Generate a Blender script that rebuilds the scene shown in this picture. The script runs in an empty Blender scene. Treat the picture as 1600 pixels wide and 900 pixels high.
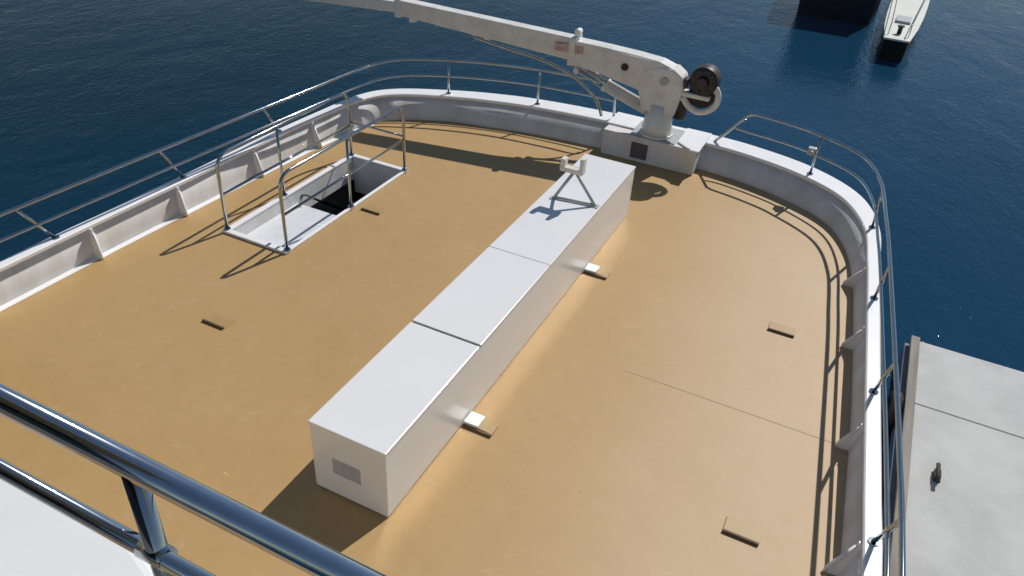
import bpy, bmesh, math, random
from mathutils import Vector, Matrix
random.seed(7)
sc = bpy.context.scene
C = sc.collection
V = Vector

# ------------------------------------------------------------------ helpers
def smooth_path(pts, n=6):
    """Catmull-Rom through tuples of any length."""
    out = []
    P = [tuple(p) for p in pts]
    P = [P[0]] + P + [P[-1]]
    for i in range(1, len(P) - 2):
        a, b, c, d = P[i-1], P[i], P[i+1], P[i+2]
        for k in range(n):
            t = k / n
            out.append(tuple(0.5*((2*b[j]) + (-a[j]+c[j])*t + (2*a[j]-5*b[j]+4*c[j]-d[j])*t*t + (-a[j]+3*b[j]-3*c[j]+d[j])*t**3) for j in range(len(b))))
    out.append(P[-2])
    return out

def add_box(bm, lo, hi, mat=None):
    x0, y0, z0 = lo; x1, y1, z1 = hi
    vs = [bm.verts.new(p) for p in ((x0,y0,z0),(x1,y0,z0),(x1,y1,z0),(x0,y1,z0),(x0,y0,z1),(x1,y0,z1),(x1,y1,z1),(x0,y1,z1))]
    if mat is not None:
        for v in vs: v.co = mat @ v.co
    fs = [bm.faces.new([vs[i] for i in f]) for f in ((3,2,1,0),(4,5,6,7),(0,1,5,4),(1,2,6,5),(2,3,7,6),(3,0,4,7))]
    return vs, fs

def add_tube(bm, pts, r, n=12, cap=True, radii=None):
    pts = [V(p) for p in pts]
    up = V((0,0,1))
    rings = []
    t0 = (pts[1]-pts[0]).normalized()
    nrm = t0.cross(up)
    if nrm.length < 1e-3: nrm = V((1,0,0))
    nrm.normalize()
    for i, p in enumerate(pts):
        if i == 0: t = t0
        elif i == len(pts)-1: t = (pts[-1]-pts[-2]).normalized()
        else: t = ((pts[i+1]-p).normalized() + (p-pts[i-1]).normalized()).normalized()
        nrm = (nrm - t*nrm.dot(t)).normalized()
        b = t.cross(nrm)
        rr = radii[i] if radii else r
        rings.append([bm.verts.new(p + (nrm*math.cos(2*math.pi*k/n) + b*math.sin(2*math.pi*k/n))*rr) for k in range(n)])
    for a, b in zip(rings, rings[1:]):
        for k in range(n):
            f = bm.faces.new((a[k], a[(k+1)%n], b[(k+1)%n], b[k])); f.smooth = True
    if cap:
        bm.faces.new(rings[0][::-1]); bm.faces.new(rings[-1])

def add_prism(bm, poly, y0, y1, axis='y'):
    """Extrude an XZ polygon along Y (or XY polygon along Z)."""
    if axis == 'y':
        a = [bm.verts.new((x, y0, z)) for x, z in poly]; b = [bm.verts.new((x, y1, z)) for x, z in poly]
    else:
        a = [bm.verts.new((x, y, y0)) for x, y in poly]; b = [bm.verts.new((x, y, y1)) for x, y in poly]
    n = len(poly)
    bm.faces.new(a); bm.faces.new(b[::-1])
    for i in range(n):
        bm.faces.new((a[i], b[i], b[(i+1)%n], a[(i+1)%n]))

def rounded(pts, r=.1, k=5):
    """Round the corners of a 3D polyline."""
    pts = [V(p) for p in pts]; out = [pts[0]]
    for a, b, c in zip(pts, pts[1:], pts[2:]):
        d1 = min(r, (a-b).length*.45); d2 = min(r, (c-b).length*.45)
        p, q = b + (a-b).normalized()*d1, b + (c-b).normalized()*d2
        for i in range(k+1):
            t = i/k; out.append(p*(1-t)**2 + b*2*t*(1-t) + q*t*t)
    out.append(pts[-1]); return out

def obj(name, bm, mat, parent=None, bevel=0, label=None, seg=2, autosmooth=False):
    bmesh.ops.remove_doubles(bm, verts=bm.verts[:], dist=1e-6)
    bmesh.ops.recalc_face_normals(bm, faces=bm.faces[:])
    me = bpy.data.meshes.new(name); bm.to_mesh(me); bm.free()
    me.materials.append(mat)
    o = bpy.data.objects.new(name, me); C.objects.link(o)
    if parent is not None: o.parent = parent
    if bevel:
        m = o.modifiers.new('bevel', 'BEVEL'); m.width = bevel; m.segments = seg; m.limit_method = 'ANGLE'; m.angle_limit = math.radians(40)
        if hasattr(m, 'harden_normals'): m.harden_normals = False
    if label: o['label'] = label
    return o

def thing(name, label, cat, group=None, loc=(0,0,0)):
    o = bpy.data.objects.new(name, None); C.objects.link(o); o.location = loc
    o.empty_display_size = .2
    o['label'] = label; o['category'] = cat
    if group: o['group'] = group
    return o

def tag(o, label, cat, group=None):
    o['label'] = label; o['category'] = cat
    if group: o['group'] = group
    return o

def struct(o, label=None, kind='structure'):
    o['kind'] = kind
    if label: o['label'] = label
    return o

def B(): return bmesh.new()

# ------------------------------------------------------------------ materials
def mat(name, col, rough=.5, metal=0, coat=0, var=0, vscale=3, bump=0, bscale=40, col2=None, spec=.5, rvar=0, stretch=None):
    m = bpy.data.materials.new(name); m.use_nodes = True
    nt = m.node_tree; N = nt.nodes; L = nt.links
    b = N['Principled BSDF']
    b.inputs['Base Color'].default_value = (*col, 1)
    b.inputs['Roughness'].default_value = rough
    b.inputs['Metallic'].default_value = metal
    b.inputs['Coat Weight'].default_value = coat
    b.inputs['Coat Roughness'].default_value = .12
    b.inputs['Specular IOR Level'].default_value = spec
    tc = N.new('ShaderNodeTexCoord')
    src = tc.outputs['Object']
    if stretch:
        mp = N.new('ShaderNodeMapping'); mp.inputs['Scale'].default_value = stretch
        L.new(src, mp.inputs['Vector']); src = mp.outputs['Vector']
    if var:
        n = N.new('ShaderNodeTexNoise'); n.inputs['Scale'].default_value = vscale; n.inputs['Detail'].default_value = 6
        n.inputs['Roughness'].default_value = .6
        L.new(src, n.inputs['Vector'])
        r = N.new('ShaderNodeValToRGB')
        c2 = col2 or tuple(c*(1-var) for c in col)
        r.color_ramp.elements[0].position = .32; r.color_ramp.elements[1].position = .62
        r.color_ramp.elements[0].color = (*c2, 1); r.color_ramp.elements[1].color = (*col, 1)
        L.new(n.outputs['Fac'], r.inputs['Fac']); L.new(r.outputs['Color'], b.inputs['Base Color'])
        if rvar:
            mr = N.new('ShaderNodeMapRange'); mr.inputs['To Min'].default_value = rough - rvar; mr.inputs['To Max'].default_value = rough + rvar
            mr.inputs['From Min'].default_value = .3; mr.inputs['From Max'].default_value = .7
            L.new(n.outputs['Fac'], mr.inputs['Value']); L.new(mr.outputs['Result'], b.inputs['Roughness'])
    if bump:
        n2 = N.new('ShaderNodeTexNoise'); n2.inputs['Scale'].default_value = bscale; n2.inputs['Detail'].default_value = 3
        L.new(src, n2.inputs['Vector'])
        bp = N.new('ShaderNodeBump'); bp.inputs['Strength'].default_value = bump; bp.inputs['Distance'].default_value = .01
        L.new(n2.outputs['Fac'], bp.inputs['Height']); L.new(bp.outputs['Normal'], b.inputs['Normal'])
    return m

M = {}
M['white'] = mat('white_paint', (.80,.80,.79), .35, var=.05, vscale=2, bump=.12, bscale=9)
M['box'] = mat('glossy_white_paint', (.79,.79,.785), .19, spec=.7, var=.03, vscale=1.5, bump=.01, bscale=5, col2=(.77,.765,.75))
M['bulwark'] = mat('bulwark_white_paint', (.71,.70,.69), .55, var=.14, vscale=2.4, bump=.15, bscale=7, col2=(.60,.57,.52), stretch=(1.6,1.6,.35))
M['cap'] = mat('cap_white_paint', (.84,.84,.84), .35, var=.05, vscale=5, bump=.1, bscale=15)
M['steel'] = mat('stainless_tube', (.42,.46,.48), .06, metal=1, var=.12, vscale=14)
M['polished'] = mat('polished_stainless', (.54,.57,.60), .09, metal=1, var=.1, vscale=20)
M['crane'] = mat('crane_grey_white_paint', (.76,.75,.72), .4, var=.2, vscale=5, bump=.1, bscale=20, col2=(.64,.61,.57))
M['dark'] = mat('black_rubber_paint', (.018,.016,.02), .45, var=.4, vscale=12)
M['motor'] = mat('black_red_motor_paint', (.035,.010,.016), .4, var=.6, vscale=10, col2=(.01,.01,.014))
M['red'] = mat('faded_red_decal', (.45,.22,.20), .5, var=.4, vscale=30, col2=(.6,.5,.46))
M['label'] = mat('faded_blue_grey_plate', (.33,.36,.42), .5, var=.35, vscale=14, col2=(.46,.46,.47))
M['crutch'] = mat('grey_painted_steel', (.42,.44,.44), .45, var=.15, vscale=8)
M['seam'] = mat('dark_gasket', (.10,.095,.09), .7)
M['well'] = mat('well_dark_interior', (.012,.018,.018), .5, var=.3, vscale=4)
M['tread'] = mat('stair_grey_paint', (.70,.72,.74), .4, var=.1, vscale=6)
M['locker'] = mat('gelcoat_white', (.80,.82,.82), .25, var=.05, vscale=3)
M['concrete'] = mat('pale_concrete', (.52,.52,.50), .8, var=.18, vscale=1.3, bump=.4, bscale=30)
M['navy'] = mat('navy_hull_paint', (.008,.010,.022), .3, var=.3, vscale=2)
M['black'] = mat('black_hull_paint', (.010,.012,.010), .4, var=.3, vscale=2)
M['boatdeck'] = mat('cream_boat_deck', (.66,.66,.60), .55, var=.12, vscale=2)
M['glass'] = mat('dark_window_glass', (.01,.013,.016), .05)
M['beige'] = mat('superstructure_white', (.72,.72,.70), .45, var=.06, vscale=1.2)
M['timber'] = mat('dark_wet_timber', (.05,.042,.035), .8, var=.4, vscale=6)

def deck_material():
    m = bpy.data.materials.new('tan_deck_paint'); m.use_nodes = True
    nt = m.node_tree; N = nt.nodes; L = nt.links; b = N['Principled BSDF']
    tc = N.new('ShaderNodeTexCoord')
    n1 = N.new('ShaderNodeTexNoise'); n1.inputs['Scale'].default_value = .55; n1.inputs['Detail'].default_value = 5; n1.inputs['Distortion'].default_value = .6
    n2 = N.new('ShaderNodeTexNoise'); n2.inputs['Scale'].default_value = 5; n2.inputs['Detail'].default_value = 8; n2.inputs['Roughness'].default_value = .7
    for n in (n1, n2): L.new(tc.outputs['Object'], n.inputs['Vector'])
    r1 = N.new('ShaderNodeValToRGB')
    r1.color_ramp.elements[0].position = .35; r1.color_ramp.elements[0].color = (.430,.272,.104,1)
    r1.color_ramp.elements[1].position = .68; r1.color_ramp.elements[1].color = (.46,.295,.122,1)
    L.new(n1.outputs['Fac'], r1.inputs['Fac'])
    # sun sheen painted in: colour pales smoothly to starboard, mottled by noise
    sep = N.new('ShaderNodeSeparateXYZ'); L.new(tc.outputs['Object'], sep.inputs['Vector'])
    mr = N.new('ShaderNodeMapRange'); mr.interpolation_type = 'SMOOTHSTEP'
    mr.inputs['From Min'].default_value = .9; mr.inputs['From Max'].default_value = 3.4
    L.new(sep.outputs['X'], mr.inputs['Value'])
    mn = N.new('ShaderNodeMapRange'); mn.inputs['From Min'].default_value = .3; mn.inputs['From Max'].default_value = .7
    mn.inputs['To Min'].default_value = .75; mn.inputs['To Max'].default_value = 1.0
    L.new(n1.outputs['Fac'], mn.inputs['Value'])
    mul = N.new('ShaderNodeMath'); mul.operation = 'MULTIPLY'
    L.new(mr.outputs['Result'], mul.inputs[0]); L.new(mn.outputs['Result'], mul.inputs[1])
    mix = N.new('ShaderNodeMix'); mix.data_type = 'RGBA'
    L.new(mul.outputs[0], mix.inputs['Factor']); L.new(r1.outputs['Color'], mix.inputs['A'])
    mix.inputs['B'].default_value = (.515,.362,.205,1)
    # fine grime
    r2 = N.new('ShaderNodeValToRGB'); r2.color_ramp.elements[0].position = .30; r2.color_ramp.elements[0].color = (.945,.94,.93,1)
    r2.color_ramp.elements[1].position = .55; r2.color_ramp.elements[1].color = (1,1,1,1)
    L.new(n2.outputs['Fac'], r2.inputs['Fac'])
    mm = N.new('ShaderNodeMix'); mm.data_type = 'RGBA'; mm.blend_type = 'MULTIPLY'; mm.inputs['Factor'].default_value = 1
    L.new(mix.outputs['Result'], mm.inputs['A']); L.new(r2.outputs['Color'], mm.inputs['B'])
    n5 = N.new('ShaderNodeTexNoise'); n5.inputs['Scale'].default_value = 3.2; n5.inputs['Detail'].default_value = 9; n5.inputs['Distortion'].default_value = 2.2
    L.new(tc.outputs['Object'], n5.inputs['Vector'])
    r5 = N.new('ShaderNodeValToRGB'); r5.color_ramp.elements[0].position = .60; r5.color_ramp.elements[0].color = (0,0,0,1)
    r5.color_ramp.elements[1].position = .72; r5.color_ramp.elements[1].color = (.16,.16,.16,1)
    L.new(n5.outputs['Fac'], r5.inputs['Fac'])
    m5 = N.new('ShaderNodeMix'); m5.data_type = 'RGBA'; L.new(r5.outputs['Color'], m5.inputs['Factor'])
    L.new(mm.outputs['Result'], m5.inputs['A']); m5.inputs['B'].default_value = (.58,.46,.31,1)
    L.new(m5.outputs['Result'], b.inputs['Base Color'])
    rr = N.new('ShaderNodeMapRange'); rr.inputs['To Min'].default_value = .48; rr.inputs['To Max'].default_value = .66
    L.new(n2.outputs['Fac'], rr.inputs['Value']); L.new(rr.outputs['Result'], b.inputs['Roughness'])
    n3 = N.new('ShaderNodeTexNoise'); n3.inputs['Scale'].default_value = 140; n3.inputs['Detail'].default_value = 2
    n4 = N.new('ShaderNodeTexNoise'); n4.inputs['Scale'].default_value = 1.6; n4.inputs['Detail'].default_value = 2
    L.new(tc.outputs['Object'], n3.inputs['Vector']); L.new(tc.outputs['Object'], n4.inputs['Vector'])
    bp = N.new('ShaderNodeBump'); bp.inputs['Strength'].default_value = .5; bp.inputs['Distance'].default_value = .003
    L.new(n3.outputs['Fac'], bp.inputs['Height'])
    bp2 = N.new('ShaderNodeBump'); bp2.inputs['Strength'].default_value = .3; bp2.inputs['Distance'].default_value = .03
    L.new(n4.outputs['Fac'], bp2.inputs['Height']); L.new(bp.outputs['Normal'], bp2.inputs['Normal'])
    L.new(bp2.outputs['Normal'], b.inputs['Normal'])
    return m
M['deck'] = deck_material()
M['weld'] = mat('weld_tan_paint', (.46,.33,.175), .6)

def water_material():
    m = bpy.data.materials.new('harbour_water'); m.use_nodes = True
    nt = m.node_tree; N = nt.nodes; L = nt.links; b = N['Principled BSDF']
    tc = N.new('ShaderNodeTexCoord')
    nb = N.new('ShaderNodeTexNoise'); nb.inputs['Scale'].default_value = .09; nb.inputs['Detail'].default_value = 4
    L.new(tc.outputs['Object'], nb.inputs['Vector'])
    # brighter blue painted in along X, standing in for glitter and sky reflection
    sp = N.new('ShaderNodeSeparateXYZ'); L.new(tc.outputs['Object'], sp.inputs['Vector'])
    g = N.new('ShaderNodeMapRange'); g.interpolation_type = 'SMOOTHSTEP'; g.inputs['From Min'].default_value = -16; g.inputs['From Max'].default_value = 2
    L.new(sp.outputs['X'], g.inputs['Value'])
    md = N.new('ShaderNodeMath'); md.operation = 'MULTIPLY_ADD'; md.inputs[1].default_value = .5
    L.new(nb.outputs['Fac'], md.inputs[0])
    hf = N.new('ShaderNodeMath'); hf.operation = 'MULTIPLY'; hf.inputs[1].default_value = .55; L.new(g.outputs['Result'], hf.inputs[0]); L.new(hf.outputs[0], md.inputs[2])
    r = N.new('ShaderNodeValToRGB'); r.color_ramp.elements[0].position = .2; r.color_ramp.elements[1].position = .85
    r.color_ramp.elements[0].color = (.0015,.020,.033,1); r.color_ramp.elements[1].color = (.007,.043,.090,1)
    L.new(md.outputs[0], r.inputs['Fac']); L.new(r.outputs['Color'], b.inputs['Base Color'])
    b.inputs['Specular IOR Level'].default_value = .2
    b.inputs['Specular Tint'].default_value = (.72,.88,1,1)
    b.inputs['Roughness'].default_value = .06
    b.inputs['IOR'].default_value = 1.33
    prev = None
    for sc_, dist, st, dt in ((.35, .12, .5, 2), (1.7, .045, .55, 4), (9, .022, .65, 3)):
        mp = N.new('ShaderNodeMapping'); mp.inputs['Scale'].default_value = (1, .6, 1); mp.inputs['Rotation'].default_value = (0,0,.5)
        L.new(tc.outputs['Object'], mp.inputs['Vector'])
        n = N.new('ShaderNodeTexNoise'); n.inputs['Scale'].default_value = sc_; n.inputs['Detail'].default_value = dt; n.inputs['Distortion'].default_value = .5
        L.new(mp.outputs['Vector'], n.inputs['Vector'])
        bp = N.new('ShaderNodeBump'); bp.inputs['Strength'].default_value = st; bp.inputs['Distance'].default_value = dist
        L.new(n.outputs['Fac'], bp.inputs['Height'])
        if prev: L.new(prev.outputs['Normal'], bp.inputs['Normal'])
        prev = bp
    L.new(prev.outputs['Normal'], b.inputs['Normal'])
    return m
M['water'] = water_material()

# ------------------------------------------------------------------ water
WZ = -3.2
bm = B(); s = 3000
bm.faces.new([bm.verts.new(p) for p in ((-s,-s,WZ),(s,-s,WZ),(s,s,WZ),(-s,s,WZ))])
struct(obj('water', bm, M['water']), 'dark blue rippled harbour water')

# ------------------------------------------------------------------ ship outline stations: base x,y | cap x,y,z | cap width
ST = [(-4.42,-9, -4.38,-9,.44,.10), (-4.34,-3, -4.31,-3,.44,.10), (-4.25,1.3, -4.22,1.3,.43,.10), (-4.18,2.95, -4.165,2.95,.43,.10),
      (-4.12,4.36, -4.14,4.36,.43,.11), (-4.03,5.56, -4.08,5.56,.42,.12), (-3.88,6.34, -3.97,6.40,.41,.16), (-3.60,6.76, -3.68,6.88,.39,.22),
      (-2.93,7.15, -2.98,7.28,.38,.27), (-2.2,7.34, -2.33,7.52,.38,.31), (-1.45,7.5, -1.6,7.69,.38,.34), (-.36,7.60, -.45,7.81,.38,.36),
      (1.07,7.72, 1.10,7.87,.38,.36), (1.87,7.63, 1.92,7.78,.38,.36), (2.59,7.38, 2.67,7.53,.38,.35), (3.13,7.01, 3.24,7.14,.37,.28),
      (3.45,6.40, 3.58,6.45,.37,.17), (3.62,5.62, 3.70,5.6,.36,.12), (3.70,4.95, 3.76,4.95,.36,.11), (3.86,3.22, 3.90,3.22,.36,.11),
      (3.95,1.8, 4.01,1.88,.36,.11), (4.02,.6, 4.10,.7,.36,.11), (4.24,-3, 4.30,-3,.36,.11), (4.36,-9, 4.42,-9,.36,.11)]
SP = smooth_path(ST, 16)
NS = len(SP)
def outn(i, k=2):
    """outward normal in plan at sample i of the cap line"""
    a = SP[max(0,i-4)]; b = SP[min(NS-1,i+4)]
    t = V((b[k]-a[k], b[k+1]-a[k+1], 0)).normalized()
    return V((-t.y, t.x, 0))
def cap_at(test):
    """sample of the cap line nearest to a test point"""
    i = min(range(NS), key=lambda j: (SP[j][2]-test[0])**2 + (SP[j][3]-test[1])**2)
    return i

# hull shell (outside plating)
bm = B(); rows = []
for i, p in enumerate(SP):
    n = outn(i); w = p[5]
    c = V((p[2], p[3], 0))
    prof = [c + n*(w+.005) + V((0,0,p[4]-.045)), c + n*(w-.02) + V((0,0,-.25)), c + n*(w-.10) + V((0,0,-1.6)), c + n*(w-.30) + V((0,0,-2.6)), c + n*(w-.45) + V((0,0,-4.2))]
    rows.append([bm.verts.new(q) for q in prof])
for a, b in zip(rows, rows[1:]):
    for k in range(len(a)-1):
        f = bm.faces.new((a[k], a[k+1], b[k+1], b[k])); f.smooth = True
bm.faces.new([r for r in rows[0]] + [r for r in rows[-1]][::-1])
hull = obj('ship_hull', bm, M['white'])
tag(hull, 'white ship hull below the bulwark of the tan deck', 'ship hull')

# bulwark inner wall
bul = thing('bulwark', 'low white bulwark curving around the bow of the tan deck', 'bulwark', loc=(0,7.6,0))
def child_fix(o):  # things built in world space under an offset empty
    o.parent = bul; o.matrix_parent_inverse = Matrix.Translation(-bul.location)
bm = B(); rows = []
for i, p in enumerate(SP):
    n = outn(i)
    b0 = V((p[0], p[1], -.06)); b1 = V((p[0], p[1], .03)); t1 = V((p[2], p[3], p[4]-.04))
    o1 = V((p[2], p[3], p[4]-.04)) + n*(p[5]-.03)
    rows.append([bm.verts.new(q) for q in (b0, b1, t1 + n*.012, o1, V((p[0],p[1],-.06)) + n*max(.06,p[5]-.06))])
for a, b in zip(rows, rows[1:]):
    for k in range(5):
        k2 = (k+1) % 5
        f = bm.faces.new((a[k], a[k2], b[k2], b[k])); f.smooth = k in (0,1)
bm.faces.new(rows[0]); bm.faces.new(rows[-1][::-1])
w_ = obj('bulwark_wall', bm, M['bulwark']); child_fix(w_)
# cap
bm = B(); rows = []
for i, p in enumerate(SP):
    n = outn(i); c = V((p[2], p[3], 0)); w = p[5]
    prof = [(-.012, p[4]-.045), (-.012, p[4]-.012), (.0, p[4]), (w, p[4]+.002), (w+.014, p[4]-.012), (w+.014, p[4]-.045)]
    rows.append([bm.verts.new(c + n*d + V((0,0,z))) for d, z in prof])
for a, b in zip(rows, rows[1:]):
    for k in range(6):
        k2 = (k+1) % 6
        f = bm.faces.new((a[k], a[k2], b[k2], b[k]))
bm.faces.new(rows[0]); bm.faces.new(rows[-1][::-1])
w_ = obj('bulwark_cap', bm, M['cap']); child_fix(w_)
# ribs (frames) on the inner face of both sides
rib_y = {-1: (-1.0,.25,1.47,2.72,4.0,5.25), 1: (-1.8,-.3,1.2,2.7,4.2,5.55)}
for sgn, ys in rib_y.items():
    for y in ys:
        half = [j for j in range(NS) if (SP[j][2] < 0) == (sgn < 0)]
        j = min(half, key=lambda q: abs(SP[q][1]-y) + (10 if abs(SP[q][0]) < 3 else 0))
        p = SP[j]; n = outn(j); t = V((-n.y, n.x, 0))
        base = V((p[0], p[1], 0)); top = V((p[2], p[3], 0))
        bm = B()
        poly = [base + n*.01 + V((0,0,.0)), base - n*.105 + V((0,0,.0)), base - n*.105 + V((0,0,.045)), top - n*.035 + V((0,0,p[4]-.10)), top - n*.03 + V((0,0,p[4]-.046)), top + n*.012 + V((0,0,p[4]-.046))]
        a = [bm.verts.new(q - t*.011) for q in poly]; b = [bm.verts.new(q + t*.011) for q in poly]
        bm.faces.new(a); bm.faces.new(b[::-1])
        for k in range(len(poly)): bm.faces.new((a[k], b[k], b[(k+1)%len(poly)], a[(k+1)%len(poly)]))
        # flange on the free edge
        fl = [base - n*.105 + V((0,0,.001)), base - n*.105 + V((0,0,.045)), top - n*.035 + V((0,0,p[4]-.10))]
        add_tube(bm, fl, .016, 6)
        w_ = obj('rib', bm, M['cap']); child_fix(w_)

# ------------------------------------------------------------------ deck sheet with the stair opening cut out
HX0, HX1, HY0, HY1 = -3.37, -2.51, 2.69, 5.19
bm = B()
outer = [bm.verts.new((p[0]+outn(i,0).x*.01, p[1]+outn(i,0).y*.01, 0)) for i, p in enumerate(SP)]
inner = [bm.verts.new(q) for q in ((HX0,HY0,0),(HX1,HY0,0),(HX1,HY1,0),(HX0,HY1,0))]
E_ = []
for L_ in (outer, inner):
    for k in range(len(L_)): E_.append(bm.edges.new((L_[k], L_[(k+1) % len(L_)])))
bmesh.ops.triangle_fill(bm, use_beauty=True, edges=E_)
bmesh.ops.recalc_face_normals(bm, faces=bm.faces[:])
for f in bm.faces:
    if f.normal.z < 0: f.normal_flip()
deck = obj('deck', bm, M['deck']); struct(deck, 'tan painted steel deck of the ship')
# weld seams raised 2 mm
bm = B()
for lo, hi in (((1.72,2.670,.001),(3.80,2.690,.0025)), ((1.93,1.0,.001),(1.942,2.66,.003)), ((1.99,2.70,.001),(2.002,5.6,.003))):
    add_box(bm, lo, hi)
struct(obj('deck_weld_seams', bm, M['weld'], None), 'faint weld seams in the tan deck')
# painted white margin at the foot of the port bulwark
bm = B(); rows = []
for i, p in enumerate(SP):
    if p[0] < -3.4 and p[1] < 6.4:
        n = outn(i, 0); c = V((p[0], p[1], .004)); rows.append((bm.verts.new(c), bm.verts.new(c - n*.085)))
for a, b in zip(rows, rows[1:]): bm.faces.new((a[0], a[1], b[1], b[0]))
struct(obj('deck_margin', bm, M['white']), 'white painted margin of the deck along the port bulwark')

# ------------------------------------------------------------------ guard rails
def rail_curve(pts): return smooth_path(pts, 24)
PORT_TOP = [(-4.44,-9,.95), (-4.40,-3,.94), (-4.32,-.2,.93), (-4.255,1.0,.93), (-4.191,2.0,.93), (-4.127,3.0,.93), (-4.063,4.0,.93), (-3.999,5.0,.93), (-3.935,6.0,.93), (-3.86,6.6,.925), (-3.60,7.05,.92), (-2.99,7.43,.92), (-2.35,7.69,.92), (-1.7,7.86,.92), (-.95,7.94,.92), (-.5,7.96,.92)]
PORT_MID = [(x, y, z-.26) for x, y, z in PORT_TOP] + [(-.38,7.96,.66)]
STAR_TOP = [(1.75,7.97,.93), (2.2,7.88,.935), (2.66,7.71,.94), (3.28,7.28,.95), (3.57,6.6,.95), (3.71,5.6,.95), (3.81,4.69,.95), (3.98,2.88,.95), (4.08,1.74,.95), (4.17,.5,.95), (4.34,-3,.95), (4.44,-9,.95)]
STAR_MID = [(1.52,7.98,.665)] + [(x, y, z-.285) for x, y, z in STAR_TOP]
def guard_rail(name, label, top, mid, posts, ends):
    t = thing(name, label, 'guard rail', loc=(0,0,0))
    bm = B(); tp = rail_curve(top)
    add_tube(bm, ends['top_pre'] + tp + ends['top_post'], .021, 20); obj('top_rail', bm, M['steel'], t)
    bm = B(); add_tube(bm, rail_curve(mid), .017, 16); obj('middle_rail', bm, M['steel'], t)
    for bx, by, rk in posts:
        j = cap_at((bx, by)); p = SP[j]; n = outn(j)
        # foot on the cap, head on the top rail, raked aft
        foot = V((p[2], p[3], p[4])) + n*(.5*p[5] if p[5] < .2 else .12)
        dense = rail_curve(top)
        head = min((V(q) for q in dense), key=lambda q: (q.x-foot.x)**2 + (q.y-(foot.y-rk))**2)
        bm = B(); add_tube(bm, [foot, head], .019, 10)
        add_tube(bm, [foot + V((0,0,-.002)), foot + V((0,0,.012))], .042, 14)
        obj('post', bm, M['steel'], t)
    return t
pr = guard_rail('guard_rail', 'port side stainless guard rail passing behind the stair opening and crane boom', PORT_TOP, PORT_MID,
    [(-4.3,-2.3,.3), (-4.3,-.6,.3), (-4.2,1.15,.3), (-4.16,2.88,.31), (-4.13,4.58,.38), (-2.98,7.28,0), (-1.62,7.68,0)],
    {'top_pre': [], 'top_post': [(-.42,7.96,.90), (-.38,7.96,.85), (-.36,7.96,.385)]})
srr = guard_rail('guard_rail', 'starboard stainless guard rail starting just right of the crane, beside the dock', STAR_TOP, STAR_MID,
    [(2.66,7.53,0), (3.58,6.45,.12), (3.77,4.79,.28), (3.92,3.1,.32), (4.06,1.33,.32), (4.2,-.5,.3), (4.3,-2.3,.3)],
    {'top_pre': [(1.26,7.99,.385), (1.36,7.99,.50), (1.66,7.98,.89)], 'top_post': []})
# small fitting clamped on the starboard rail
bm = B(); add_box(bm, (2.60,7.66,.64), (2.72,7.76,.74)); add_tube(bm, [(2.66,7.65,.69),(2.66,7.60,.69)], .035, 12)
obj('clamped_lamp', bm, M['crutch'], srr, bevel=.01)

# ------------------------------------------------------------------ stair opening
hx = thing('stair_opening', 'white framed rectangular stair opening in the port side of the deck', 'stairway', loc=(0,0,0))
bm = B()
w = .075; h = .035
add_box(bm, (HX0-w, HY0-w, .002), (HX1+w*.6, HY0, h)); add_box(bm, (HX0-w, HY1, .002), (HX1+w*.6, HY1+w, h))
add_box(bm, (HX0-w, HY0+.001, .003), (HX0, HY1-.001, h-.001)); add_box(bm, (HX1, HY0+.001, .003), (HX1+w*.6, HY1-.001, h-.001))
obj('sill', bm, M['cap'], hx, bevel=.006)
bm = B(); d = -.30
add_box(bm, (HX0-.03, HY0-.03, d-.04), (HX0-.002, HY1+.03, .0)); add_box(bm, (HX1+.002, HY0-.03, d), (HX1+.03, HY1+.03, .0))
add_box(bm, (HX0-.001, HY1+.002, d-.25), (HX1+.001, HY1+.03, .0)); add_box(bm, (HX0-.001, HY0-.03, d), (HX1+.001, HY0-.002, .0))
obj('coaming', bm, M['bulwark'], hx)
# dark room below
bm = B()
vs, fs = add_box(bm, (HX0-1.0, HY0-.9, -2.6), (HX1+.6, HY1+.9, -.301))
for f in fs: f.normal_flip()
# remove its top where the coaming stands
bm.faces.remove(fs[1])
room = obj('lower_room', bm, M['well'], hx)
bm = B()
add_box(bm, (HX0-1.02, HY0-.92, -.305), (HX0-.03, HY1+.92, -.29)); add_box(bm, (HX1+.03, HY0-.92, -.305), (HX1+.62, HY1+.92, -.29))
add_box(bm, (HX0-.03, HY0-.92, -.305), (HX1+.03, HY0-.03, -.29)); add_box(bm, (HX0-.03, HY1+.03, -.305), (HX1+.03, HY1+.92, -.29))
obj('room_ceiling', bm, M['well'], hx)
bm = B(); add_box(bm, (HX0+.0, HY0+.0, -.19), (HX1-.0, HY0+1.22, -.16)); obj('landing', bm, M['tread'], hx, bevel=.004)
for k in range(8):
    y0 = HY0+1.22+k*.155; z0 = -.17-(k+1)*.2
    bm = B(); add_box(bm, (HX0+.05, y0-.02, z0-.03), (HX1-.05, y0+.23, z0)); obj('tread', bm, M['tread'], hx, bevel=.004)
for sx in (HX0+.03, HX1-.05):
    bm = B(); add_prism(bm, [(HY0+1.20,-.34),(HY0+1.20,-.17),(HY0+2.45,-1.80),(HY0+2.45,-1.97)], sx, sx+.02)
    for v in bm.verts: v.co = V((v.co.y, v.co.x, v.co.z))
    obj('stringer', bm, M['tread'], hx)
bm = B(); add_tube(bm, rounded([(HX0+.10,HY0+1.15,-.17),(HX0+.10,HY0+1.2,.02),(HX0+.10,HY0+2.35,-.85)], .12), .018, 10); obj('handrail', bm, M['steel'], hx)

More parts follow.
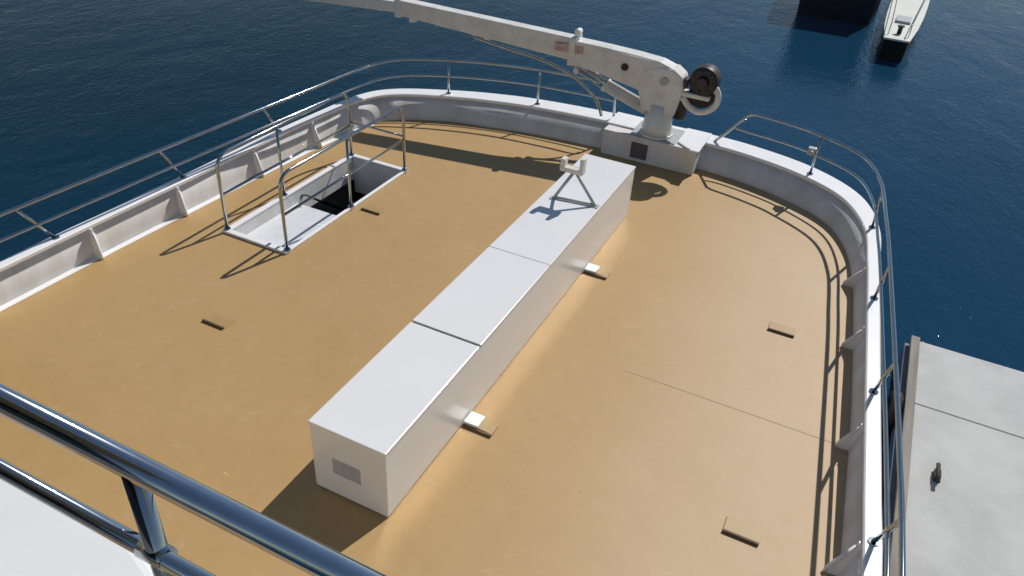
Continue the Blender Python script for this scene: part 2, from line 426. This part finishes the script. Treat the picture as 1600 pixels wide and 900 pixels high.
# guard rail round the stair opening
hr = thing('stair_guard', 'tubular stainless guard with six posts standing around the stair opening', 'stair guard', loc=(0,0,0))
HH = 1.0
for nm, X in (('left', HX0-.035), ('right', HX1+.02)):
    bm = B()
    add_tube(bm, rounded([(X,HY0-.02,.03),(X,HY0-.02,HH),(X,HY1+.02,HH),(X,HY1+.02,.03)], .2, 7), .021, 14); obj('hoop', bm, M['steel'], hr)
    bm = B(); add_tube(bm, [(X,HY0-.02,.5),(X,HY1+.02,.5)], .018, 10); obj('middle_bar', bm, M['steel'], hr)
    ym = 3.72 if nm == 'left' else 3.93
    bm = B(); add_tube(bm, [(X,ym,.03),(X,ym,HH)], .018, 10); obj('post', bm, M['steel'], hr)
    for y in (HY0-.02, ym, HY1+.02):
        bm = B(); add_tube(bm, [(X,y,.034),(X,y,.05)], .04, 14); obj('foot_flange', bm, M['steel'], hr)
bm = B(); add_tube(bm, [(HX0-.035,HY1+.02,.55),(HX1+.02,HY1+.02,.55)], .015, 10); obj('end_bar', bm, M['steel'], hr)

# ------------------------------------------------------------------ long white deck box
BW, BL, BH = .708, 5.746, .728
bx = thing('deck_box', 'long glossy white storage box with three lids running fore and aft on the tan deck', 'storage box', loc=(0,0,0))
bm = B(); add_box(bm, (.006,.006,.012), (BW-.006, BL-.006, BH-.03)); obj('body', bm, M['box'], bx, bevel=.006)
bm = B(); add_box(bm, (.02,.02,.0), (BW-.02, BL-.02, .011)); obj('plinth', bm, M['seam'], bx)
S1, S2 = 1.473, 2.993
for a, b in ((0, S1-.013), (S1+.013, S2-.004), (S2+.004, BL)):
    bm = B(); add_box(bm, (0, a, BH-.0285), (BW, b, BH)); obj('lid', bm, M['box'], bx, bevel=.006)
bm = B(); add_box(bm, (.012, .012, BH-.0295), (BW-.012, BL-.012, BH-.012)); obj('gasket', bm, M['seam'], bx)
bm = B(); add_box(bm, (.20,.0015,.26), (.46,.0058,.42)); obj('name_plate', bm, M['label'], bx, bevel=.001, label='faded blue grey plate')

# boom crutch standing on the box
cr = thing('boom_crutch', 'small grey A-frame boom rest standing on the far lid of the white box', 'boom rest', loc=(.4,4.4,BH))
def off(o, base): o.matrix_parent_inverse = Matrix.Translation(-base.location); return o
ap = V((.365,4.385,BH+.40)); f1 = V((.150,4.35,BH+.001)); f2 = V((.648,4.43,BH+.001))
for f_ in (f1, f2):
    bm = B(); add_tube(bm, [f_, ap], .019, 8); off(obj('leg', bm, M['crutch'], cr), cr)
    bm = B(); add_box(bm, f_ - V((.04,.04,0)), f_ + V((.04,.04,.010))); off(obj('foot_plate', bm, M['crutch'], cr), cr)
bm = B(); add_tube(bm, [f1 + V((0,0,.02)), f2 + V((0,0,.02))], .016, 8); off(obj('base_bar', bm, M['crutch'], cr), cr)
bm = B()
T = V((ap.x, ap.y, ap.z))
add_box(bm, T + V((-.17,-.05,-.02)), T + V((.11,.05,.03)))
add_box(bm, T + V((-.17,-.05,.03)), T + V((-.115,.05,.13)))
add_box(bm, T + V((.065,-.05,.03)), T + V((.11,.05,.18)))
off(obj('cradle', bm, M['crane'], cr, bevel=.006), cr)

# ------------------------------------------------------------------ raised pads (container feet) on the deck
PADG = 'raised steel pads on the deck'
M['pad_shade'] = mat('dark_shade_brown', (.13,.08,.04), .7, var=.3, vscale=20)  # dark brown for the painted shade at the pads
def pad(x0, x1, y, label, white=False):
    cx = (x0+x1)/2; wx = (x1-x0)/2
    t = thing('deck_pad', label, 'deck pad', PADG, loc=(cx, y, .0015))
    hz = .05 if white else .010
    bm = B(); add_prism(bm, [(-wx,0),(wx,0),(wx,hz*.9),(wx-.008,hz),(-wx+.008,hz),(-wx,hz*.9)] if not white else [(-wx,0),(.0,0),(.0,hz),(-wx,hz)], .0, .15)
    obj('plate', bm, M['white'] if white else M['pad_tan'], t, bevel=.003)
    if white:
        bm = B(); add_prism(bm, [(.001,0),(wx,0),(wx,.02),(.001,.034)], .0, .13); obj('tan_wedge', bm, M['pad_tan'], t, bevel=.003)
    bm = B(); add_box(bm, (-wx,-.024,0), (wx,-.001,.024)); obj('shade_bar', bm, M['pad_shade'], t, bevel=.004)  # dark bar standing in for shade along the pad's near edge
    return t
M['pad_tan'] = mat('pad_tan_paint', (.42,.275,.11), .5, var=.1, vscale=9)
pad(-2.36,-2.08,1.195, 'small tan pad with dark shade bar, alone on open deck between railing and stair opening')
pad(-2.37,-2.09,4.00, 'small tan pad with dark shade bar just right of the stair opening')
pad(2.885,3.17,4.14, 'small tan pad with dark shade bar on starboard deck, beyond the crosswise weld seam')
pad(3.085,3.375,1.20, 'small tan pad with dark shade bar on starboard deck, nearer the camera than the weld seam')
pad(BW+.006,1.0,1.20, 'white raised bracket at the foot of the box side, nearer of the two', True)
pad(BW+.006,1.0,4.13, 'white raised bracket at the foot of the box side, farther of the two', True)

# ------------------------------------------------------------------ crane cabinet against the bow bulwark
cb = thing('crane_cabinet', 'grey steel cabinet under the crane, built against the bow bulwark', 'cabinet', loc=(.4,7.4,0))
bm = B(); add_box(bm, (-.33,7.43,.002), (1.13,7.95,.398)); off(obj('cabinet_body', bm, M['bulwark'], cb, bevel=.012), cb)
bm = B(); add_box(bm, (.14,7.418,.06), (.40,7.432,.31)); off(obj('door', bm, mat('dark_recess_panel', (.12,.10,.10), .6, var=.2), cb, bevel=.006), cb)
bm = B(); add_box(bm, (-.36,7.66,.400), (.08,8.16,.426)); off(obj('top_plate', bm, M['cap'], cb, bevel=.005), cb)
bm = B(); add_prism(bm, [(.80,7.56),(.98,7.42),(1.03,7.40),(1.03,7.36),(1.17,7.36),(1.17,8.16),(.78,8.16)], .400, .426, axis='z'); off(obj('top_plate', bm, M['cap'], cb, bevel=.005), cb)
bm = B(); add_box(bm, (.081,7.46,.400), (.779,8.05,.414)); off(obj('crane_seat', bm, M['crutch'], cb, bevel=.004), cb)

# ------------------------------------------------------------------ deck crane
kr = thing('deck_crane', 'white knuckle deck crane on the bow bulwark with its boom folded across to port', 'crane', loc=(.42,7.68,.415))
CY = 7.68
def K(name, bm, m, bevel=0, **k):
    for v in bm.verts:            # the boom is slewed a few degrees towards the deck
        if v.co.x < .1: v.co.y += .115*(v.co.x-.1)
    return off(obj(name, bm, m, kr, bevel, **k), kr)
bm = B(); add_tube(bm, [(.42,CY,.415),(.42,CY,.45)], .25, 28); K('base_flange', bm, M['crane'], .006)
for k in range(8):
    a = k*math.pi/4+.2; bm = B(); add_tube(bm, [(.42+.21*math.cos(a),CY+.21*math.sin(a),.45),(.42+.21*math.cos(a),CY+.21*math.sin(a),.475)], .018, 6); K('bolt', bm, M['crutch'])
bm = B(); add_tube(bm, [(.42,CY,.445),(.42,CY,.56),(.42,CY,.60),(.42,CY,.90)], .2, 28, radii=[.23,.225,.21,.19]); K('pedestal', bm, M['crane'])
bm = B()
add_prism(bm, [(.17,.78),(.66,.78),(.70,1.0),(.74,1.22),(.70,1.38),(.56,1.47),(.36,1.46),(.10,1.38),(.06,1.12),(.12,.95)], CY-.16, CY+.16)
K('slewing_head', bm, M['crane'], .03, seg=3)
bm = B()
add_prism(bm, [(.60,1.45),(.66,1.34),(.60,1.20),(.22,1.03),(-.20,1.12),(-.56,1.20),(-.97,1.27),(-.97,1.62),(-.56,1.60),(.0,1.56),(.34,1.53)], CY-.125, CY+.125)
K('inner_boom', bm, M['crane'], .015)
bm = B(); add_box(bm, (-1.03,CY-.14,1.245), (-.93,CY+.14,1.655)); K('boom_collar', bm, M['crane'], .01)
# middle boom section, slightly towed towards the camera
def boom_seg(x0, x1, y0, y1, za, zb, zc, zd, hw):
    bm = B()
    vs = []
    for x, y, zt, zb_ in ((x0,y0,za,zb),(x1,y1,zc,zd)):
        vs.append([bm.verts.new(q) for q in ((x,y-hw,zb_),(x,y+hw,zb_),(x,y+hw,zt),(x,y-hw,zt))])
    a, b = vs
    bm.faces.new(a); bm.faces.new(b[::-1])
    for k in range(4): bm.faces.new((a[k], b[k], b[(k+1)%4], a[(k+1)%4]))
    return bm
K('middle_boom', boom_seg(-.95,-3.78, CY, CY, 1.645, 1.31, 1.785, 1.55, .10), M['crane'], .012)
K('boom_band', boom_seg(-3.76,-3.86, CY, CY, 1.81, 1.525, 1.81, 1.525, .125), M['crane'], .008)
K('outer_boom', boom_seg(-3.84,-5.6, CY, CY, 1.75, 1.58, 1.69, 1.53, .07), M['crane'], .01)
bm = B(); add_box(bm, (-1.24,CY-.104,1.44), (-.80,CY-.1265,1.56)); 
for v in bm.verts: v.co.y = CY-.128 if v.co.y < CY-.115 else CY-.1235
K('decal', bm, M['red'], label='faded reddish decal')
bm = B(); add_tube(bm, [(-.16,CY-.15,1.37),(-.16,CY+.15,1.37)], .055, 18); K('pivot_pin', bm, M['timber'])
bm = B(); add_tube(bm, [(.45,CY-.19,1.28),(.45,CY+.19,1.28)], .06, 18); K('pivot_pin', bm, M['crutch'])
bm = B(); add_box(bm, (-.99,CY-.05,1.655), (-.90,CY+.03,1.74)); add_tube(bm, [(-.945,CY-.07,1.73),(-.945,CY+.05,1.73)], .045, 14); K('sheave_bracket', bm, M['cap'], .008)
# lift cylinders
for dy in (-.1,.1):
    bm = B(); add_tube(bm, [(.24,CY+dy,.76),(-.42,CY+dy,1.0),(-.421,CY+dy,1.0),(-.46,CY+dy,1.014)], .055, 14, radii=[.055,.055,.065,.065]); K('cylinder_barrel', bm, M['crane'])
    bm = B(); add_tube(bm, [(-.44,CY+dy,1.007),(-.88,CY+dy,1.19)], .035, 12); K('cylinder_rod', bm, M['steel'])
bm = B(); add_tube(bm, [(-.88,CY-.14,1.18),(-.88,CY+.14,1.18)], .045, 12); add_box(bm, (-.95,CY-.02,1.15), (-.82,CY+.02,1.27)); K('clevis', bm, M['crane'])
# hose hanging below the boom
bm = B(); add_tube(bm, smooth_path([(-2.6,CY-.04,1.40),(-2.0,CY-.05,1.31),(-1.5,CY-.05,1.24),(-1.15,CY-.05,1.15),(-.92,CY-.05,1.06),(-.68,CY-.03,.88),(-.55,CY+.02,.72),(-.48,CY+.08,.49)], 6), .024, 10); K('hydraulic_hose', bm, M['steel'])
# little brackets under boom
for x in (-2.35,-3.6):
    bm = B(); add_box(bm, (x-.05,CY-.06,1.31+(-x-1)*.06), (x+.05,CY+.02,1.40+(-x-1)*.07)); K('hose_clamp', bm, M['crane'], .006)
# winch drum, motor and curved hook guard to starboard of the head
bm = B(); add_tube(bm, [(.99,CY-.13,1.37),(.99,CY-.11,1.37),(.99,CY+.13,1.37),(.99,CY+.15,1.37)], .2, 26, radii=[.17,.205,.205,.17]); K('winch_drum', bm, M['dark'], .012)
bm = B(); add_tube(bm, [(.99,CY-.20,1.37),(.99,CY-.13,1.37)], .085, 18, radii=[.075,.09]); K('winch_motor', bm, M['motor'], .006)
for k in range(7):
    a = k*math.tau/7; bm = B(); add_tube(bm, [(.99+.14*math.cos(a),CY-.135,1.37+.14*math.sin(a)),(.99+.14*math.cos(a),CY-.15,1.37+.14*math.sin(a))], .016, 6); K('bolt', bm, M['motor'])
bm = B(); add_box(bm, (.66,CY-.10,1.10), (1.12,CY+.08,1.165)); K('winch_arm', bm, M['crane'], .012)
bm = B(); add_box(bm, (.67,CY-.12,1.22), (.77,CY+.02,1.36)); K('valve_block', bm, M['motor'], .01)
bm = B(); add_tube(bm, smooth_path([(1.17,CY-.05,1.30),(1.23,CY-.05,1.20),(1.22,CY-.05,1.06),(1.12,CY-.05,.95),(.98,CY-.05,.91),(.84,CY-.05,.96),(.72,CY-.05,1.08)], 6), .045, 12, radii=None); K('curved_guard', bm, M['crane'])
bm = B(); add_prism(bm, [(.76,1.09),(.86,.99),(.98,.95),(1.10,.99),(1.18,1.08),(1.18,1.20),(.80,1.20)], CY-.02, CY+.02); K('guard_plate', bm, M['timber'], .006)
bm = B(); add_tube(bm, [(.72,CY+.04,.72),(.72,CY+.04,1.0)], .09, 16); K('slew_motor', bm, M['dark'], .008)

# ------------------------------------------------------------------ superstructure under the camera and its railing
wh = thing('deckhouse', 'white deckhouse with an upper platform and added bridge standing under and behind the camera', 'deckhouse', loc=(0,-5,0))
bm = B(); add_box(bm, (-2.6,-9,.003), (3.1,-3.6,2.95)); off(obj('house_wall', bm, M['beige'], wh, bevel=.05), wh)
bm = B(); add_box(bm, (-3.2,-9.1,2.951), (3.3,-2.95,3.05)); off(obj('upper_platform', bm, M['deck'], wh, bevel=.02), wh)
bm = B(); add_box(bm, (-2.6,-9,3.051), (3.1,-4.35,4.0)); off(obj('added_bridge_wall', bm, mat('added_wall_blue_grey', (.10,.11,.12), .5, var=.1), wh, bevel=.02), wh)  # unseen wall added to darken the railing's reflection
bm = B(); add_box(bm, (-2.55,-8.9,4.001), (3.05,-4.40,5.55)); off(obj('added_bridge_window', bm, M['glass'], wh), wh)  # unseen dark windows added for a dark band mirrored in the railing
bm = B(); add_box(bm, (-2.9,-9,5.601), (3.5,-3.02,5.78)); off(obj('added_bridge_roof', bm, mat('added_roof_olive_grey', (.20,.20,.16), .6, var=.1), wh, bevel=.03), wh)  # unseen overhang added so the railing mirrors an olive band

fr = thing('platform_railing', 'thick polished stainless railing reflecting blue sky, close in the lower left corner', 'railing', loc=(2,-2.72,3.05))
def F(name, bm, m, bevel=0): return off(obj(name, bm, m, fr, bevel), fr)
FY = -2.72
bm = B(); add_tube(bm, [(-3.1,FY,3.985),(2.95,FY,3.985)], .0235, 32); F('top_rail', bm, M['polished'])
bm = B(); add_tube(bm, [(-3.1,FY-.015,3.775),(2.95,FY-.015,3.775)], .0165, 28); F('middle_rail', bm, M['polished'])
bm = B(); add_tube(bm, [(-3.1,FY+.03,3.925),(2.95,FY+.03,3.925)], .006, 14); F('stretched_wire', bm, M['steel'])
for x in (-3.05,-1.7,-.4,.9,2.165):
    bm = B(); add_tube(bm, [(x,FY-.008,3.06),(x,FY-.008,3.98)], .019, 24); F('post', bm, M['polished'])
    bm = B(); add_tube(bm, [(x-.052,FY+.012,3.40),(x-.052,FY+.012,3.96)], .008, 12); F('stay_rod', bm, M['steel'])
    bm = B(); add_box(bm, (x-.06,FY-.09,3.02), (x+.06,FY+.04,3.06)); F('foot_bracket', bm, M['steel'], .006)
    bm = B(); add_tube(bm, [(x-.03,FY-.012,3.775),(x+.03,FY-.012,3.775)], .022, 20); F('collar', bm, M['steel'])
fr_locker = None
bm = B()
poly = [(1.2,-3.3),(2.04,-3.3),(2.07,-3.0),(2.06,-2.72),(2.02,-2.64),(1.9,-2.60),(1.2,-2.60)]
add_prism(bm, poly, 3.06, 3.5, axis='z')
lk = obj('platform_locker', bm, M['locker'], bevel=.035, seg=4); tag(lk, 'smooth white moulded locker with a rounded corner, behind the railing at bottom left', 'locker')
lk.location = (0,0,0)

# ------------------------------------------------------------------ other vessels and dock
dk = thing('floating_dock', 'pale concrete floating dock alongside the starboard side of the ship', 'dock', loc=(6.4,0,WZ))
bm = B(); add_box(bm, (5.05,-14,WZ-.5), (8.2,9.3,WZ+.42)); off(obj('pontoon', bm, M['concrete'], dk, bevel=.04), dk)
bm = B(); add_box(bm, (4.96,-14,WZ+.08), (5.049,9.3,WZ+.30)); off(obj('fender_strip', bm, mat('blue_fender', (.10,.13,.18), .6, var=.2), dk, bevel=.02), dk)
for y in (-9,-4,1,6):
    bm = B(); add_box(bm, (5.0,y+1.5,WZ+.4205), (8.25,y+1.53,WZ+.4225)); off(obj('joint', bm, M['seam'], dk), dk)
for y in (-2.5,2.6,7.4):
    bm = B(); ring = [(4.90, y+.3*math.cos(a*math.tau/20), WZ+.18+.3*math.sin(a*math.tau/20)) for a in range(21)]
    add_tube(bm, ring, .085, 12, cap=False); off(obj('tyre_fender', bm, M['dark'], dk), dk)
bm = B(); add_box(bm, (5.02,-14,WZ+.40), (5.16,9.32,WZ+.47)); off(obj('timber_kerb', bm, mat('grey_weathered_timber', (.30,.27,.23), .85, var=.35, vscale=6, stretch=(1,.1,1)), dk, bevel=.01), dk)
for y in (-4,1.0,6.0):
    bm = B(); add_tube(bm, [(5.5,y-.18,WZ+.52),(5.5,y+.18,WZ+.52)], .03, 10); add_box(bm, (5.46,y-.08,WZ+.421), (5.54,y+.08,WZ+.52)); off(obj('cleat', bm, M['timber'], dk), dk)

def vessel(name, label, x, y, ang, length, beam, hgt, hullm, deckm, blunt=.5, deckhouse=True):
    t = thing(name, label, 'boat', loc=(x, y, WZ)); t.rotation_euler = (0,0,ang)
    # local: bow towards -Y
    secs = []
    for k in range(9):
        s_ = k/8; yy = s_*length
        hw = beam/2 * (blunt + (1-blunt)*min(1, (s_*3.2))**.6)
        secs.append((yy, hw))
    bm = B(); rows = []
    for yy, hw in secs:
        rows.append([bm.verts.new(q) for q in ((-hw,yy,hgt),(-hw*.93,yy+(.15 if yy == 0 else 0),0),(-hw*.8,yy+(.2 if yy == 0 else 0),-.5),(hw*.8,yy+(.2 if yy == 0 else 0),-.5),(hw*.93,yy+(.15 if yy == 0 else 0),0),(hw,yy,hgt))])
    for a, b in zip(rows, rows[1:]):
        for k in range(5): bm.faces.new((a[k], a[k+1], b[k+1], b[k]))
    bm.faces.new(rows[0]); bm.faces.new(rows[-1][::-1])
    obj('hull', bm, hullm, t)
    bm = B(); L1 = [bm.verts.new((-hw-.03,yy-(.03 if yy == 0 else 0),hgt+.002)) for yy, hw in secs]; L2 = [bm.verts.new((hw+.03,yy-(.03 if yy == 0 else 0),hgt+.002)) for yy, hw in secs]
    vsum = L1 + L2[::-1]; f = bm.faces.new(vsum)
    r_ = bmesh.ops.extrude_face_region(bm, geom=[f])
    bmesh.ops.translate(bm, vec=(0,0,.06), verts=[v for v in r_['geom'] if isinstance(v, bmesh.types.BMVert)])
    obj('deck', bm, deckm, t)
    if deckhouse:
        bm = B(); add_prism(bm, [(-beam*.3,hgt+.063),(beam*.3,hgt+.063),(beam*.27,hgt+1.5),(-beam*.27,hgt+1.5)], length*.45, length*.85); obj('cabin', bm, M['beige'], t, bevel=.05)
        bm = B(); add_box(bm, (-beam*.24, length*.45-.02, hgt+.75), (beam*.24, length*.45-.001, hgt+1.25)); obj('window', bm, M['glass'], t)
    bm = B(); add_tube(bm, [(0,.8,hgt+.06),(0,.8,hgt+.3),(0,.8,hgt+.31),(0,.8,hgt+.36)], .09, 14, radii=[.08,.08,.12,.12]); obj('bollard', bm, M['dark'], t)
    bm = B(); add_box(bm, (-beam*.2,2.4,hgt+.061), (beam*.2,3.3,hgt+.16)); obj('hatch_cover', bm, M['crutch'], t, bevel=.02)
    for sx in (-1,1):
        bm = B(); add_tube(bm, rounded([(sx*beam*blunt*.42,.5,hgt+.06),(sx*beam*blunt*.42,.5,hgt+.5),(sx*beam*.46,length*.5,hgt+.5),(sx*beam*.46,length*.5,hgt+.06)], .1), .018, 8); obj('hand_rail', bm, M['steel'], t)
    return t
vessel('moored_barge', 'cream decked black hulled barge with a blunt end in the top right corner', 3.55, 27.6, -.02, 16, 1.35, .72, M['black'], M['boatdeck'], blunt=.60, deckhouse=False)
vessel('moored_launch', 'dark navy hulled boat floating left of the cream decked barge, mostly out of frame', 1.0, 32.0, .03, 14, 3.6, 2.5, M['navy'], M['navy'], blunt=.85)

# ------------------------------------------------------------------ camera
f_px = 1208.1
cam_d = bpy.data.cameras.new('camera'); cam = bpy.data.objects.new('camera', cam_d); C.objects.link(cam)
cam_d.sensor_width = 36; cam_d.lens = f_px*36/1600; cam_d.clip_start = .05; cam_d.clip_end = 6000
r = V((0.8955425,0.44088372,0.06020949)); u = V((-0.29501293,0.48697498,0.82208438)); fw = V((-0.3331231,0.75397408,-0.56617319))
mw = Matrix(((r.x,u.x,-fw.x,3.06721),(r.y,u.y,-fw.y,-3.27024),(r.z,u.z,-fw.z,5.0),(0,0,0,1)))
cam.matrix_world = mw
sc.camera = cam

# ------------------------------------------------------------------ light
AZ = .300; EL = math.radians(47.2)
wd = bpy.data.worlds.new('World'); sc.world = wd; wd.use_nodes = True
nt = wd.node_tree; bg = nt.nodes['Background']
sky = nt.nodes.new('ShaderNodeTexSky'); sky.sky_type = 'NISHITA'; sky.sun_disc = False
sky.sun_elevation = EL; sky.sun_rotation = AZ; sky.air_density = 1.2; sky.dust_density = .1; sky.ozone_density = 2
nt.links.new(sky.outputs['Color'], bg.inputs['Color']); bg.inputs['Strength'].default_value = .06
sd = bpy.data.lights.new('sun', 'SUN'); sd.energy = 3.75; sd.angle = math.radians(.53); sd.color = (1,.96,.91)
so = bpy.data.objects.new('sun', sd); C.objects.link(so)
dirn = V((math.sin(AZ)*math.cos(EL), math.cos(AZ)*math.cos(EL), math.sin(EL)))
so.rotation_euler = dirn.to_track_quat('Z', 'Y').to_euler(); so.location = dirn*40
sc.view_settings.view_transform = 'Standard'; sc.view_settings.look = 'None'; sc.view_settings.exposure = 0; sc.view_settings.gamma = 1
sc.view_settings.use_curve_mapping = False
sc.render.engine = 'CYCLES'
sc.cycles.caustics_reflective = True
sc.cycles.blur_glossy = 0
sc.cycles.sample_clamp_indirect = 0
